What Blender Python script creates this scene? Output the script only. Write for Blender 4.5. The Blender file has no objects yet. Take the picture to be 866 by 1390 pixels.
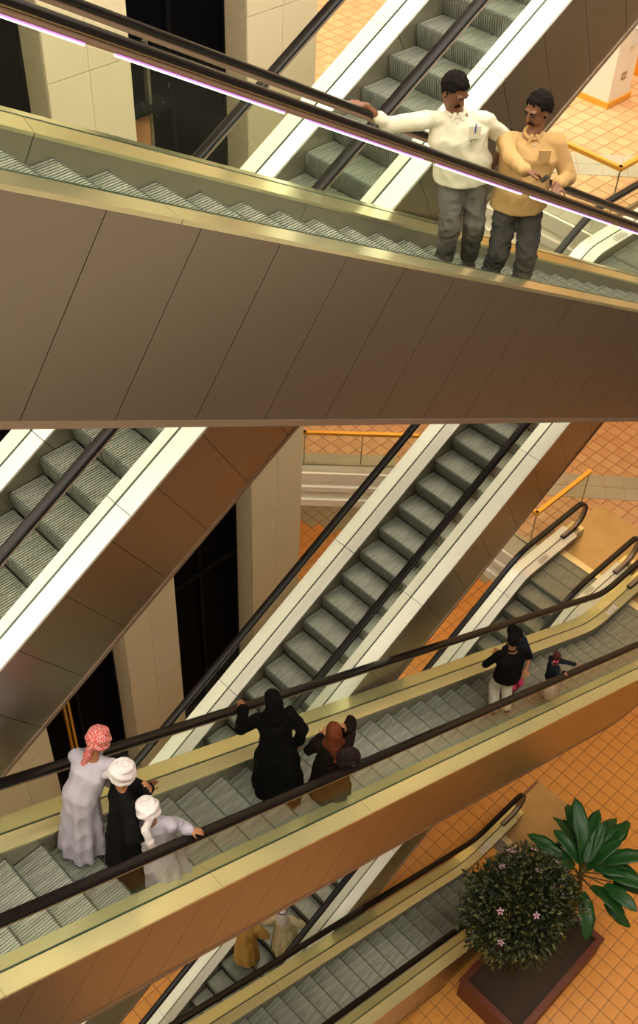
import bpy, bmesh, math, random
from mathutils import Vector, Matrix, noise
random.seed(7)
SC = bpy.context.scene
COL = SC.collection
# ------------------------------------------------------------------ camera, world, exposure
EYE = 24.45
def make_camera():
    pitch, yaw, roll = math.radians(43.983), math.radians(43.779), math.radians(2.768)
    f = Vector((math.cos(pitch)*math.cos(yaw), math.cos(pitch)*math.sin(yaw), -math.sin(pitch)))
    r = Vector((math.sin(yaw), -math.cos(yaw), 0)); u = r.cross(f)
    r2 = r*math.cos(roll)+u*math.sin(roll); u2 = -r*math.sin(roll)+u*math.cos(roll)
    cam = bpy.data.cameras.new('camera'); o = bpy.data.objects.new('camera', cam); COL.objects.link(o)
    m = Matrix((r2, u2, -f)).transposed().to_4x4(); m.translation = Vector((0, 0, EYE))
    o.matrix_world = m
    cam.sensor_fit = 'HORIZONTAL'; cam.sensor_width = 36.0
    cam.lens = 1524.8/866*36.0; cam.shift_y = -45/866; cam.clip_end = 300
    SC.camera = o
    return Vector((0, 0, EYE)), r2, u2, f
CP, CR, CU, CF = make_camera()
def pix(p):                                   # where a world point falls in the 866x1390 frame (only to choose which tiles to split)
    q = Vector(p)-CP; d = q.dot(CF)
    if d <= 0.1: return None
    return 433+1524.8*q.dot(CR)/d, 650-1524.8*q.dot(CU)/d
w = bpy.data.worlds.new('world'); SC.world = w; w.use_nodes = True
w.node_tree.nodes['Background'].inputs[0].default_value = (1.0, 0.78, 0.52, 1); w.node_tree.nodes['Background'].inputs[1].default_value = 0.05
SC.view_settings.view_transform = 'Standard'; SC.view_settings.look = 'None'
SC.view_settings.exposure = 0.0; SC.view_settings.gamma = 1.0
CEIL_E = 6.2                                   # luminous ceiling panels
def area(name, loc, size, size_y, power, col, rot=(0, 0, 0)):
    l = bpy.data.lights.new(name, 'AREA'); l.shape = 'RECTANGLE'; l.size = size; l.size_y = size_y; l.energy = power; l.color = col
    o = bpy.data.objects.new(name, l); COL.objects.link(o); o.location = loc; o.rotation_euler = rot
    return o
WARM = (1.0, 0.62, 0.28)
area('ceiling_lamp', (21, 12, 14.5-1.15), 9, 12, 650, WARM)      # gallery ceiling lamps over the first floor
area('ceiling_lamp', (21, 12, 22.6-1.15), 9, 12, 500, (1.0, 0.74, 0.48))
area('ceiling_lamp', (20, 13, 6.5-1.15), 8, 14, 330, WARM)       # over the ground floor
area('ceiling_lamp', (15, -2.6, 6.5-1.15), 14, 3, 200, WARM)

# ------------------------------------------------------------------ materials
def mat(name): 
    m = bpy.data.materials.new(name); m.use_nodes = True
    return m, m.node_tree.nodes, m.node_tree.links, m.node_tree.nodes['Principled BSDF']
def simple(name, col, rough=.5, metal=0, spec=.5, noise_amt=.12, scale=8, bump=0., stretch=(1, 1, 1), emis=None, aniso=0, coat=0, col2=None):
    m, n, l, b = mat(name)
    tc = n.new('ShaderNodeTexCoord'); mp = n.new('ShaderNodeMapping'); nz = n.new('ShaderNodeTexNoise'); cr = n.new('ShaderNodeMix'); cr.data_type = 'RGBA'
    mp.inputs['Scale'].default_value = stretch; nz.inputs['Scale'].default_value = scale; nz.inputs['Detail'].default_value = 5
    l.new(tc.outputs['Object'], mp.inputs[0]); l.new(mp.outputs[0], nz.inputs[0]); l.new(nz.outputs[0], cr.inputs[0])
    c2 = col2 or tuple(c*(1-noise_amt*2) for c in col)
    cr.inputs[6].default_value = (*c2, 1); cr.inputs[7].default_value = (*[min(1, c*(1+noise_amt*.5)) for c in col], 1)
    l.new(cr.outputs[2], b.inputs['Base Color'])
    b.inputs['Roughness'].default_value = rough; b.inputs['Metallic'].default_value = metal
    b.inputs['Specular IOR Level'].default_value = spec; b.inputs['Coat Weight'].default_value = coat
    if aniso: b.inputs['Anisotropic'].default_value = aniso
    if bump:
        bp = n.new('ShaderNodeBump'); bp.inputs['Strength'].default_value = bump; bp.inputs['Distance'].default_value = .01
        l.new(nz.outputs[0], bp.inputs['Height']); l.new(bp.outputs[0], b.inputs['Normal'])
    if emis: b.inputs['Emission Color'].default_value = (*emis[:3], 1); b.inputs['Emission Strength'].default_value = emis[3]
    return m
def glass(name, tint, refl=1.0, lo=.06):
    m, n, l, b = mat(name); n.remove(b)
    t = n.new('ShaderNodeBsdfTransparent'); t.inputs[0].default_value = (*tint, 1)
    g = n.new('ShaderNodeBsdfGlossy'); g.inputs['Roughness'].default_value = .02; g.inputs[0].default_value = (.95, .97, .93, 1)
    lw = n.new('ShaderNodeLayerWeight'); lw.inputs[0].default_value = .5
    pw = n.new('ShaderNodeMath'); pw.operation = 'POWER'; pw.inputs[1].default_value = 4.5
    mx = n.new('ShaderNodeMixShader'); out = n['Material Output']
    ad = n.new('ShaderNodeMath'); ad.operation = 'MULTIPLY_ADD'; ad.inputs[1].default_value = refl; ad.inputs[2].default_value = lo; ad.use_clamp = True
    l.new(lw.outputs['Facing'], pw.inputs[0]); l.new(pw.outputs[0], ad.inputs[0]); l.new(ad.outputs[0], mx.inputs[0])
    l.new(t.outputs[0], mx.inputs[1]); l.new(g.outputs[0], mx.inputs[2]); l.new(mx.outputs[0], out.inputs[0])
    return m
def brushed(name, col, rough, scale=(1, 1, 60), amt=.1, bumpy=.15):
    m = simple(name, col, rough, 1.0, noise_amt=amt, scale=3, stretch=scale)
    n, l = m.node_tree.nodes, m.node_tree.links; b = n['Principled BSDF']
    nz = n.new('ShaderNodeTexNoise'); nz.inputs['Scale'].default_value = .9; nz.inputs['Detail'].default_value = 3
    tc = n.new('ShaderNodeTexCoord'); l.new(tc.outputs['Object'], nz.inputs[0])
    mr = n.new('ShaderNodeMapRange'); mr.inputs['To Min'].default_value = rough*.95; mr.inputs['To Max'].default_value = rough*1.06
    l.new(nz.outputs[0], mr.inputs[0]); l.new(mr.outputs[0], b.inputs['Roughness'])
    return m
M = {}
M['rubber'] = simple('rubber', (.007, .005, .005), .3, spec=.25, noise_amt=.1)
M['guide'] = simple('guide', (.36, .24, .18), .38, .5, noise_amt=.05)
M['bead'] = simple('guide_bead', (.55, .42, .22), .3, .8)
M['glass'] = glass('balustrade_glass', (.955, .975, .945), .30, .008)
M['glass_edge'] = simple('glass_edge', (.03, .06, .04), .3)
M['deck'] = brushed('deck_metal', (.97, .945, .85), .3, (1, 3, 1), .03)
M['deck'].node_tree.nodes['Principled BSDF'].inputs['Metallic'].default_value = .12
M['deck_gold_refl'] = brushed('deck_metal_gold_refl', (.80, .73, .44), .2, (1, 3, 1), .03)  # gold reflected from the galleries is put into this deck colour
M['deck_gold_refl'].node_tree.nodes['Principled BSDF'].inputs['Metallic'].default_value = .85
M['deck_dim'] = brushed('deck_metal_dim', (.84, .76, .40), .26, (1, 3, 1), .03)  # yellowing of dim light is put into this copy of the deck colour
M['deck_dim'].node_tree.nodes['Principled BSDF'].inputs['Metallic'].default_value = .55
M['skirt'] = simple('skirt_metal', (.36, .33, .24), .32, .7, noise_amt=.1, scale=2)
M['clad'] = brushed('cladding_bronze', (.38, .33, .275), .33, (60, 1, 60), .05)
M['trim'] = simple('edge_trim', (.42, .30, .22), .4, .7)
M['soffit'] = simple('soffit', (.10, .07, .05), .5, .3)
M['step'] = simple('step_aluminium', (.35, .365, .305), .42, .45, noise_amt=.35, scale=2.2, stretch=(1.2, 9, 4), bump=.1)
M['riser'] = simple('riser_aluminium', (.24, .25, .21), .45, .4, noise_amt=.2, scale=5, stretch=(1, 9, 1))
M['nosing'] = simple('step_nosing', (.10, .11, .09), .5, .3)
M['comb'] = simple('comb', (.75, .68, .45), .35, .8)
M['plate'] = simple('landing_plate', (.44, .33, .17), .3, .85, noise_amt=.15, scale=3)
M['tube'] = simple('light_tube', (1, .9, 1), .5, emis=(.95, .85, 1.0, 2.5))
M['tube_p'] = simple('light_tube_edge', (.7, .3, .9), .5, emis=(.45, .12, .95, 1.6))
M['label'] = simple('label_plate', (.75, .72, .66), .5)
M['black'] = simple('black', (.02, .02, .02), .5)
M['tile'] = simple('orange_tile', (.62, .34, .165), .32, noise_amt=.12, scale=1.4)
M['tile2'] = simple('orange_tile_light', (.66, .38, .195), .32, noise_amt=.1, scale=1.4)
M['tile_low'] = simple('amber_tile', (.78, .34, .07), .3, noise_amt=.12, scale=1.4)
M['tile_grey'] = simple('grey_tile', (.42, .38, .28), .3, noise_amt=.15, scale=1.4)
M['grout'] = simple('grout', (.30, .17, .09), .8)
M['white'] = simple('white_plaster', (.78, .72, .60), .6, noise_amt=.03)
M['cream'] = simple('cream_panel', (.86, .74, .50), .5, noise_amt=.05, scale=1.2)
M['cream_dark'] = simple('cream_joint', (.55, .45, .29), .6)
M['darkglass'] = simple('dark_glass', (.003, .003, .004), .5, spec=.02, noise_amt=0)
M['mullion'] = simple('dark_frame', (.006, .006, .006), .6, 0, .1)
M['gold'] = simple('brass', (.85, .45, .06), .3, .55, noise_amt=.06)
M['orange_fill'] = simple('orange_panel_colour', (.55, .27, .10), .5, noise_amt=.2, stretch=(1, 1, .2))
M['ceiling'] = simple('ceiling_paint', (.25, .22, .18), .8)
M['lamp'] = simple('luminous_panel', (1, 1, 1), .5, emis=(1.0, .93, .78, CEIL_E))
M['soil'] = simple('soil', (.05, .03, .02), .9)
M['taupe'] = simple('taupe_stone', (.34, .30, .25), .6, noise_amt=.1)
M['terra'] = simple('planter_red', (.16, .04, .018), .5, noise_amt=.2)

# ------------------------------------------------------------------ mesh helpers
def link(name, me, m=None, parent=None):
    o = bpy.data.objects.new(name, me); COL.objects.link(o)
    if m is not None and not me.materials: me.materials.append(M[m] if isinstance(m, str) else m)
    if parent is not None: o.parent = parent
    return o
def mesh(name, vs, fs, smooth=False):
    me = bpy.data.meshes.new(name); me.from_pydata([tuple(v) for v in vs], [], fs)
    bm = bmesh.new(); bm.from_mesh(me); bmesh.ops.recalc_face_normals(bm, faces=bm.faces); bm.to_mesh(me); bm.free()
    if smooth: 
        for p in me.polygons: p.use_smooth = True
    me.update(); return me
def box_vf(x0, x1, y0, y1, z0, z1):
    v = [(x, y, z) for x in (x0, x1) for y in (y0, y1) for z in (z0, z1)]
    return v, [(0, 1, 3, 2), (4, 6, 7, 5), (0, 4, 5, 1), (2, 3, 7, 6), (0, 2, 6, 4), (1, 5, 7, 3)]
def box(name, x0, x1, y0, y1, z0, z1, m, parent=None):
    v, f = box_vf(x0, x1, y0, y1, z0, z1); return link(name, mesh(name, v, f), m, parent)
def joinvf(parts):
    V, F = [], []
    for v, f in parts:
        b = len(V); V += list(v); F += [tuple(i+b for i in q) for q in f]
    return V, F
def bar_vf(a, b, wd, ht, up=(0, 0, 1)):
    a, b = Vector(a), Vector(b); t = (b-a).normalized(); s = t.cross(Vector(up)).normalized()*wd/2; u = s.cross(t).normalized()*ht/2
    v = [p+i*s+j*u for p in (a, b) for i, j in ((-1, -1), (1, -1), (1, 1), (-1, 1))]
    return v, [(0, 1, 2, 3), (7, 6, 5, 4), (0, 4, 5, 1), (1, 5, 6, 2), (2, 6, 7, 3), (3, 7, 4, 0)]
def empty(name, loc, rz=0):
    o = bpy.data.objects.new(name, None); COL.objects.link(o); o.location = loc; o.rotation_euler = (0, 0, rz); o.empty_display_size = .2
    return o
def tag(o, label=None, cat=None, group=None, kind=None):
    if label: o['label'] = label
    if cat: o['category'] = cat
    if group: o['group'] = group
    if kind: o['kind'] = kind
    return o

# ------------------------------------------------------------------ floors, slabs
F0, F1, F2, F3 = 0.0, 6.5, 14.55, 22.6
def visible(p):
    q = pix(p); return q and -10 < q[0] < 876 and -10 < q[1] < 1400
def prism(pts, z0, z1):
    n = len(pts); v = [(x, y, z0) for x, y in pts]+[(x, y, z1) for x, y in pts]
    f = [tuple(range(n))[::-1], tuple(range(n, 2*n))]+[(i, (i+1) % n, n+(i+1) % n, n+i) for i in range(n)]
    return v, f
def inside(x, y, poly):
    c = False; n = len(poly)
    for i in range(n):
        (x1, y1), (x2, y2) = poly[i], poly[(i+1) % n]
        if (y1 > y) != (y2 > y) and x < (x2-x1)*(y-y1)/(y2-y1)+x1: c = not c
    return c
POLY = [(15.95, 4.3), (30, 4.3), (30, 31), (3, 31), (3, 23.6), (14.87, 11.75), (14.87, 8.12), (15.95, 8.12)]
STRIP = (Vector((13.0, 13.9)), Vector((19.2, 7.2)))
def strip_dist(x, y):
    a, b = STRIP; t = (b-a).normalized(); n = Vector((-t.y, t.x)); return (Vector((x, y))-a).dot(n)   # + to the far side
def tile_floor(floor, z, poly, size, mats, far_grey=None, skip=(), limit=300):
    """tiles on a floor: the ones that show largest are objects of their own, the rest one part"""
    cand = []
    xs = [p[0] for p in poly]; ys = [p[1] for p in poly]
    nx = int((max(xs)-min(xs))/size); ny = int((max(ys)-min(ys))/size)
    for i in range(nx):
        for j in range(ny):
            x = min(xs)+(i+.5)*size; y = min(ys)+(j+.5)*size; h = size*.45
            if not all(inside(x+a*h, y+b*h, poly) for a in (-1, 1) for b in (-1, 1)): continue
            if any(a < x-size*.3 and x+size*.3 < b and c < y-size*.3 and y+size*.3 < d for a, b, c, d in skip): continue
            g = far_grey(x, y) if far_grey else False
            cand.append((x, y, g, visible((x, y, z)), (Vector((x, y, z))-CP).length))
    return cand
TILES = []      # (floor object, z, cand, size, mats): built at the end, when what hides them stands
def put_tiles():
    dg = bpy.context.evaluated_depsgraph_get(); dg.update()
    def sees(p):
        d = (Vector(p)-CP); L = d.length; d.normalize(); o = CP.copy()
        for k in range(14):
            hit, loc, nn, idx, ob, mt = SC.ray_cast(dg, o, d)
            if not hit or (loc-CP).length > L-.06: return True
            if ob.name.split('.')[0] in ('glass_panel', 'pane'): o = loc+d*.03; continue
            return False
        return False
    for fl, z, cand, size, mats in TILES:
        meshes = []
        for mm in mats:
            h = size/2-.007; v, f = box_vf(-h, h, -h, h, 0, .012)
            v = [(x*(.985 if zz > 0 else 1), y*(.985 if zz > 0 else 1), zz) for x, y, zz in v]
            me = mesh('tile', v, f); me.materials.append(M[mm]); meshes.append(me)
        vis = sorted([c for c in cand if c[3] and sees((c[0], c[1], z+.012))], key=lambda c: c[4])[:300]
        vs = set((c[0], c[1]) for c in vis)
        rest = [c for c in cand if (c[0], c[1]) not in vs]
        for c in vis:
            k = 2 if c[2] else (hash((round(c[0]*7), round(c[1]*7))) % 2)
            o = bpy.data.objects.new('tile', meshes[k]); COL.objects.link(o); o.parent = fl; o.location = (c[0], c[1], z+random.uniform(-.002, .002))
        for grey in (False, True):
            R = [c for c in rest if bool(c[2]) == grey]
            if not R: continue
            h = size/2-.007; parts = []
            for c in R:
                parts.append(([(c[0]-h, c[1]-h, z), (c[0]+h, c[1]-h, z), (c[0]+h, c[1]+h, z), (c[0]-h, c[1]+h, z), (c[0]-h, c[1]-h, z+.012), (c[0]+h, c[1]-h, z+.012), (c[0]+h, c[1]+h, z+.012), (c[0]-h, c[1]+h, z+.012)],
                              [(4, 5, 6, 7), (0, 1, 5, 4), (1, 2, 6, 5), (2, 3, 7, 6), (3, 0, 4, 7)]))
            V, F = joinvf(parts); me = bpy.data.meshes.new('tile_field'); me.from_pydata(V, [], F)
            o = link('tile_field', me, mats[2] if grey else mats[0], fl); o['kind'] = 'stuff'
def slab(z):
    v, f = prism(POLY, z-1.0, z-.0)
    o = link('floor', mesh('floor', v, f), 'grout'); o['kind'] = 'structure'
    return o
plates = [(15.0, 18.0, 4.3, 8.2)]
fl2 = slab(F2); fl1 = slab(F1)
for fl, z, mats in ((fl2, F2, ('tile', 'tile2', 'tile_grey')), (fl1, F1, ('tile', 'tile2', 'tile_grey'))):
    c = tile_floor(fl, z, POLY, .28, mats, skip=[(14.0, 17.45, 4.3, 8.05)])
    TILES.append((fl, z, c, .28, mats))
# stepped white edge mouldings of the slabs
def edge_path(off):
    return [(14.87-off, 8.12), (14.87-off, 11.75-off*.4), (3-off*.7, 23.6-off*.7)]
for z in (F2, F1):
    bands = [(.0, .06, .26), (.26, .02, .40), (.40, .10, .54), (.54, .05, .80), (.80, .12, 1.0)]
    for (a, off, b) in bands:
        p1 = edge_path(off); p0 = edge_path(-.2); parts = []
        V = []; 
        for (x, y) in p1: V += [(x, y, z-a+.0), (x, y, z-b)]
        for (x, y) in p0: V += [(x, y, z-a+.0), (x, y, z-b)]
        Fc = []
        for i in range(2):
            o1, o2, q1, q2 = 2*i, 2*i+2, 6+2*i, 8+2*i
            Fc += [(o1, o2, o2+1, o1+1), (q1, q1+1, q2+1, q2), (o1, q1, q2, o2), (o1+1, o2+1, q2+1, q1+1)]
        Fc += [(0, 1, 7, 6), (4, 10, 11, 5)]
        t = link('trim', mesh('trim', V, Fc), 'white'); t.name = 'trim_%d' % (len([o for o in bpy.data.objects if o.name.startswith('trim_')])+1); t['kind'] = 'structure'
def kerb(fl, z):
    for (a, b) in (((14.87, 8.12), (14.87, 11.75)), ((14.87, 11.75), (3.2, 23.4))):
        a, b = Vector(a), Vector(b); L = (b-a).length; t = (b-a)/L; n = Vector((t.y, -t.x)); k = 0
        while k*.42 < L-.1:
            p0 = a+t*(k*.42+.005); p1 = a+t*min(L, k*.42+.415); w1 = .62
            v, f = prism([tuple(p0), tuple(p1), tuple(p1+n*w1), tuple(p0+n*w1)], z, z+.016); link('tile', mesh('tile', v, f), 'tile_grey', fl); k += 1
def border(fl, z):
    a, b = STRIP; t = (b-a).normalized(); n = Vector((-t.y, t.x)); a = a-t*6
    for k in range(36):
        for j in range(2):
            p0 = a+t*(k*.44+.006)+n*(-.5+j*.40); p1 = p0+t*.428; q1 = p1+n*.388; q0 = p0+n*.388
            if not (inside(p0.x, p0.y, POLY) and inside(q1.x, q1.y, POLY)): continue
            v, f = prism([tuple(p0), tuple(p1), tuple(q1), tuple(q0)], z, z+.02); link('border_tile', mesh('border_tile', v, f), 'tile_grey', fl)
kerb(fl2, F2); kerb(fl1, F1); border(fl2, F2); border(fl1, F1)
# ground floor
GP = [(-10, -14), (40, -14), (40, 34), (-10, 34)]
v, f = prism(GP, -.3, 0); fl0 = link('floor', mesh('floor', v, f), 'grout'); fl0['kind'] = 'structure'
def grey0(x, y):
    return (x-16.93)*(11.11-15.97)-(y-15.97)*(19.0-16.93) < 0 and y > 8.5 and x > 10
VP0 = [(3, -4), (28, -4), (28, 24), (3, 24)]
TILES.append((fl0, 0.0, tile_floor(fl0, 0.0, VP0, .31, None, far_grey=grey0, skip=[(12.4, 15, 4.3, 6.35), (1, 2.6, 6.4, 8)]), .31, ('tile_low', 'tile_low', 'tile_grey')))
# brass rails with glass balustrades on the gallery edges
RP = [(17.3, 8.28), (15.38, 8.28), (15.38, 11.6), (13.5, 13.45), (7.6, 19.3)]
def gallery_rail(z, label):
    t = empty('gallery_railing', (15.38, 8.28, z)); tag(t, label, 'railing'); L = Vector((15.38, 8.28, z))
    def P(x, y, zz): return Vector((x, y, zz))-Vector((15.38, 8.28, 0))
    for i in range(4):
        a, b = RP[i], RP[i+1]
        e = (Vector(b)-Vector(a)).normalized()*.03
        v, f = bar_vf(P(a[0]-e.x, a[1]-e.y, 1.0), P(b[0]+e.x, b[1]+e.y, 1.0), .085, .07); link('rail', mesh('rail', v, f), 'gold', t)
        n = max(1, round((Vector(b)-Vector(a)).length/1.5))
        for k in range(n):
            p = Vector(a).lerp(Vector(b), k/n); q = Vector(a).lerp(Vector(b), (k+1)/n); d = (q-p).normalized()*.012
            p1, q1 = p+d, q-d
            v, f = bar_vf(P(p1.x, p1.y, .5), P(q1.x, q1.y, .5), .014, .92); link('glass_panel', mesh('glass_panel', v, f), 'glass', t)
            v, f = bar_vf(P(p.x, p.y, .02), P(p.x, p.y, .98), .02, .02, (1, 0, 0)); link('post', mesh('post', v, f), 'skirt', t)
        v, f = bar_vf(P(a[0], a[1], .03), P(b[0], b[1], .03), .06, .06); link('base_rail', mesh('base_rail', v, f), 'skirt', t)
gallery_rail(F2, 'brass-topped glass railing round the upper tiled gallery, behind the man in the tan shirt')
gallery_rail(F1, 'brass-topped glass railing on the middle tiled gallery beside the landing plate')
# the column on the upper gallery
def column(z, h, label, first):
    t = empty('column', (18.88, 10.78, z)); tag(t, label, 'column')
    box('shaft', 0, .74, 0, 1.3, 0, h, 'white', t)
    for a in ((-.03, .77, -.03, 0), (-.03, 0, 0, 1.3), (.74, .77, 0, 1.3)): box('skirting', a[0], a[1], a[2], a[3], 0, .13, 'gold', t)
    if first:
        box('wall_socket', .30, .46, -.015, 0, .50, .64, 'trim', t); box('wall_socket', .33, .37, -.02, -.015, .54, .60, 'label', t); box('wall_socket', .40, .44, -.02, -.015, .54, .60, 'label', t)
        box('alarm_panel', .40, .54, -.05, 0, 1.15, 1.5, 'label', t)
column(F2, F3-F2-1, 'white square column with a gold skirting on the upper tiled gallery', True)
box('cupboard', 20.6, 24, 9.6, 13.5, F2, F2+2.2, 'gold'); tag(bpy.data.objects['cupboard'], 'yellow-gold partition at the edge of the frame behind the white column', 'partition')

# ------------------------------------------------------------------ back wall: cream piers, dark glass bays
wall = empty('wall_back', (0, 11, 0)); wall['kind'] = 'structure'
def panel_mesh(wd, ht, th, name): v, f = box_vf(0, wd, 0, th, 0, ht); v = [(x, y, z) for x, y, z in v]; return mesh(name, v, f)
WTOP = 28.0
for (x0, x1) in ((1.2, 4.82), (6.62, 7.82), (9.70, 11.0)):
    box('pier_core', x0+.01, x1-.01, .03, 1.0, 0, WTOP, 'cream_dark', wall)
    n = 2 if x1-x0 < 2 else 6
    pw = (x1-x0)/n; me = panel_mesh(pw-.006, 2.39, .03, 'panel'); me.materials.append(M['cream'])
    for i in range(n):
        for k in range(int(WTOP/2.4)+1):
            o = bpy.data.objects.new('panel', me); COL.objects.link(o); o.parent = wall; o.location = (x0+i*pw+.003, -.001*(i % 2), k*2.4-.6 if k else 0)
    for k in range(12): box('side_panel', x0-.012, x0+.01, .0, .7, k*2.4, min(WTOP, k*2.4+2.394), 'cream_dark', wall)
wi = 0
for (x0, x1) in ((4.82, 6.62), (7.82, 9.70)):
    wi += 1
    t = empty('window_%d' % wi, (x0, 11.45, 0)); t['kind'] = 'structure'
    nn = 2
    for k in range(7):
        z0 = k*4.0
        for i in range(nn):
            a = (x1-x0)/nn; box('pane', i*a+.03, (i+1)*a-.03, .02, .05, z0+.04, z0+3.96, 'darkglass', t)
        box('transom', 0, x1-x0, -.02, .06, z0-.04, z0+.04, 'mullion', t)
    for i in range(nn+1):
        a = (x1-x0)/nn; box('mullion', i*a-.03, i*a+.03, -.03, .06, 0, WTOP, 'mullion', t)
box('gold_strip', 5.31, 5.35, .20, .26, 4.4, 8.0, 'gold', wall); box('gold_strip', 5.40, 5.44, .20, .26, 4.4, 8.0, 'gold', wall)
box('orange_panel', 7.84, 8.22, .24, .30, 16.9, 17.72, 'orange_fill', wall); box('ledge', 7.84, 8.5, .1, .42, 17.72, 17.78, 'mullion', wall)  # plain orange panel added in the dark bay, ledge above it
box('post', 8.22, 8.26, .22, .3, 16.9, 18.6, 'skirt', wall)
# teal screen seen at the upper left behind the dark glass
t = box('display_screen', 5.0, 5.75, 10.6, 10.66, 19.05, 19.7, simple('teal_screen', (.02, .18, .2), .4, emis=(.02, .22, .24, .5), scale=3, noise_amt=.4)); tag(t, 'small teal lit display at the upper left behind the glass balustrade', 'screen')
# near-side galleries (behind and below the camera) and the luminous ceiling, seen in the brushed metal
for z in (F1, F2):
    o = box('floor', -12, 36, -14, -1.2, z-1.0, z, 'taupe'); o['kind'] = 'structure'
for nm, b in (('wall_front', (-34, 36, -14.3, -14)), ('wall_left', (-34.3, -34, -14, 44)), ('wall_right', (36, 36.3, -14, 44)), ('wall_far', (-34, 36, 44, 44.3))):
    o = box(nm, *b, 0, 32, 'taupe' if nm == 'wall_front' else 'cream'); o['kind'] = 'structure'
CZ = 31.0
ce = box('ceiling', -34, 36, -14, 44, CZ, CZ+.3, 'ceiling'); ce['kind'] = 'structure'
lt = empty('ceiling_light', (0, 0, CZ)); tag(lt, 'rows of luminous ceiling panels between beams high over the escalators', 'ceiling light')
for i in range(30):
    x = -28+1.7*i
    box('diffuser', x, x+1.3, -7, 38, -.06, -.01, 'lamp', lt)
    box('beam', x+1.32, x+1.68, -8, 39, -.45, 0, 'ceiling', lt)

# ------------------------------------------------------------------ escalators
C30, S30, T30 = math.cos(math.pi/6), .5, math.tan(math.pi/6)
W, HS, SK, DA, DH, CA, CH = 1.382, .887, .172, .218, .739, .10, 2.12
class Path:
    """handrail centre line in the vertical plane, with normals; s runs towards +X"""
    def __init__(p, pts, R=1.5):
        out = [Vector(pts[0])]
        for i in range(1, len(pts)-1):
            a, b, c = map(Vector, pts[i-1:i+2]); u = (a-b).normalized(); v = (c-b).normalized()
            ang = math.pi-u.angle(v); d = R*math.tan(ang/2); p1, p2 = b+u*d, b+v*d
            for k in range(7):
                t = k/6; out.append((p1*(1-t)+b*t)*(1-t)+(b*(1-t)+p2*t)*t)
        out.append(Vector(pts[-1])); p.P = out
        p.N = []
        for i in range(len(out)):
            a = out[max(0, i-1)]; b = out[min(len(out)-1, i+1)]; t = (b-a).normalized(); p.N.append(Vector((-t.y, t.x)))
        p.S = [0]
        for i in range(1, len(out)): p.S.append(p.S[-1]+(out[i]-out[i-1]).length)
        p.L = p.S[-1]
    def at(p, s):
        s = max(0, min(p.L, s))
        for i in range(1, len(p.S)):
            if s <= p.S[i]+1e-9:
                t = (s-p.S[i-1])/max(1e-9, p.S[i]-p.S[i-1]); return p.P[i-1].lerp(p.P[i], t), p.N[i-1].lerp(p.N[i], t).normalized()
    def span(p, a, b): return [a]+[s for s in p.S if a+1e-4 < s < b-1e-4]+[b]
    def sweep(p, prof, a, b):
        """extrude the (y, drop) polygon prof from s=a to s=b"""
        V, F = [], []; ss = p.span(a, b); n = len(prof)
        for s in ss:
            q, nn = p.at(s)
            for (y, h) in prof: V.append((q.x-nn.x*h, y, q.y-nn.y*h))
        for i in range(len(ss)-1):
            for k in range(n): F.append((i*n+k, i*n+(k+1) % n, (i+1)*n+(k+1) % n, (i+1)*n+k))
        F += [tuple(range(n)), tuple(range((len(ss)-1)*n, len(ss)*n))[::-1]]
        return V, F
    def s_at_x(p, x):
        for i in range(1, len(p.P)):
            if p.P[i-1].x <= x <= p.P[i].x: return p.S[i-1]+(x-p.P[i-1].x)/(p.P[i].x-p.P[i-1].x)*(p.S[i]-p.S[i-1])
        return 0 if x < p.P[0].x else p.L
def step_mesh(sign):
    """ribbed tread and riser; nosing at the origin, tread runs back (up-hill side)"""
    wd = W-2*SK; n = 34; pitch = wd/n; V = []; F = []; dp = .011
    ys = []
    for i in range(n):
        y = i*pitch; mid = (i == n//2)
        ys += [(y, 0), (y+pitch*(.62 if not mid else .2), 0), (y+pitch*(.62 if not mid else .2), 1), (y+pitch, 1)]
    ys.append((wd, 0))
    x1 = .405*sign
    r = len(ys)
    rows = []
    for (x, z, dx, dz) in ((x1, -.002, 0, -dp), (.026*sign, -.002, 0, -dp), (0, -.012, dp*.6*sign, -dp*.6), (.0, -.10, dp*sign, 0), (.03*sign, -.245, dp*sign, 0)):
        rows.append([(x+dx*g, y, z+dz*g) for y, g in ys])
    for row in rows: V += row
    for a in range(len(rows)-1):
        for k in range(r-1): F.append((a*r+k, a*r+k+1, (a+1)*r+k+1, (a+1)*r+k))
    b = len(V)
    for y in (0, wd): V += [(x1, y, -.002), (0, y, -.012), (.03*sign, y, -.245), (x1, y, -.245)]
    F += [(b, b+1, b+2, b+3), (b+4, b+7, b+6, b+5)]
    me = bpy.data.meshes.new('step'); me.from_pydata(V, [], F)
    me.materials.append(M['step']); me.materials.append(M['riser']); me.materials.append(M['nosing'])
    for pnum, p in enumerate(me.polygons):
        if pnum >= 2*(r-1): p.material_index = 1
        elif pnum >= r-1: p.material_index = 2
    return me
STEP = {1: step_mesh(1), -1: step_mesh(-1)}
def rail_sweep(pts, Y, wd, ht, n_out=0.):
    """closed loop rounded profile along a full 2-D path (x,z) incl. the newel turn"""
    V, F = [], []; prof = []
    for k in range(10):
        a = 2*math.pi*k/10; c, s = math.cos(a), math.sin(a)
        prof.append((wd/2*math.copysign(abs(c)**.6, c), ht/2*math.copysign(abs(s)**.6, s)))
    for i, q in enumerate(pts):
        a = pts[max(0, i-1)]; b = pts[min(len(pts)-1, i+1)]; t = (b-a).normalized(); nn = Vector((-t.y, t.x))
        for (y, h) in prof: V.append((q.x+nn.x*(h+n_out), Y+y, q.y+nn.y*(h+n_out)))
    m = 10
    for i in range(len(pts)-1):
        for k in range(m): F.append((i*m+k, i*m+(k+1) % m, (i+1)*m+(k+1) % m, (i+1)*m+k))
    F += [tuple(range(m)), tuple(range((len(pts)-1)*m, len(pts)*m))[::-1]]
    return V, F
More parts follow.
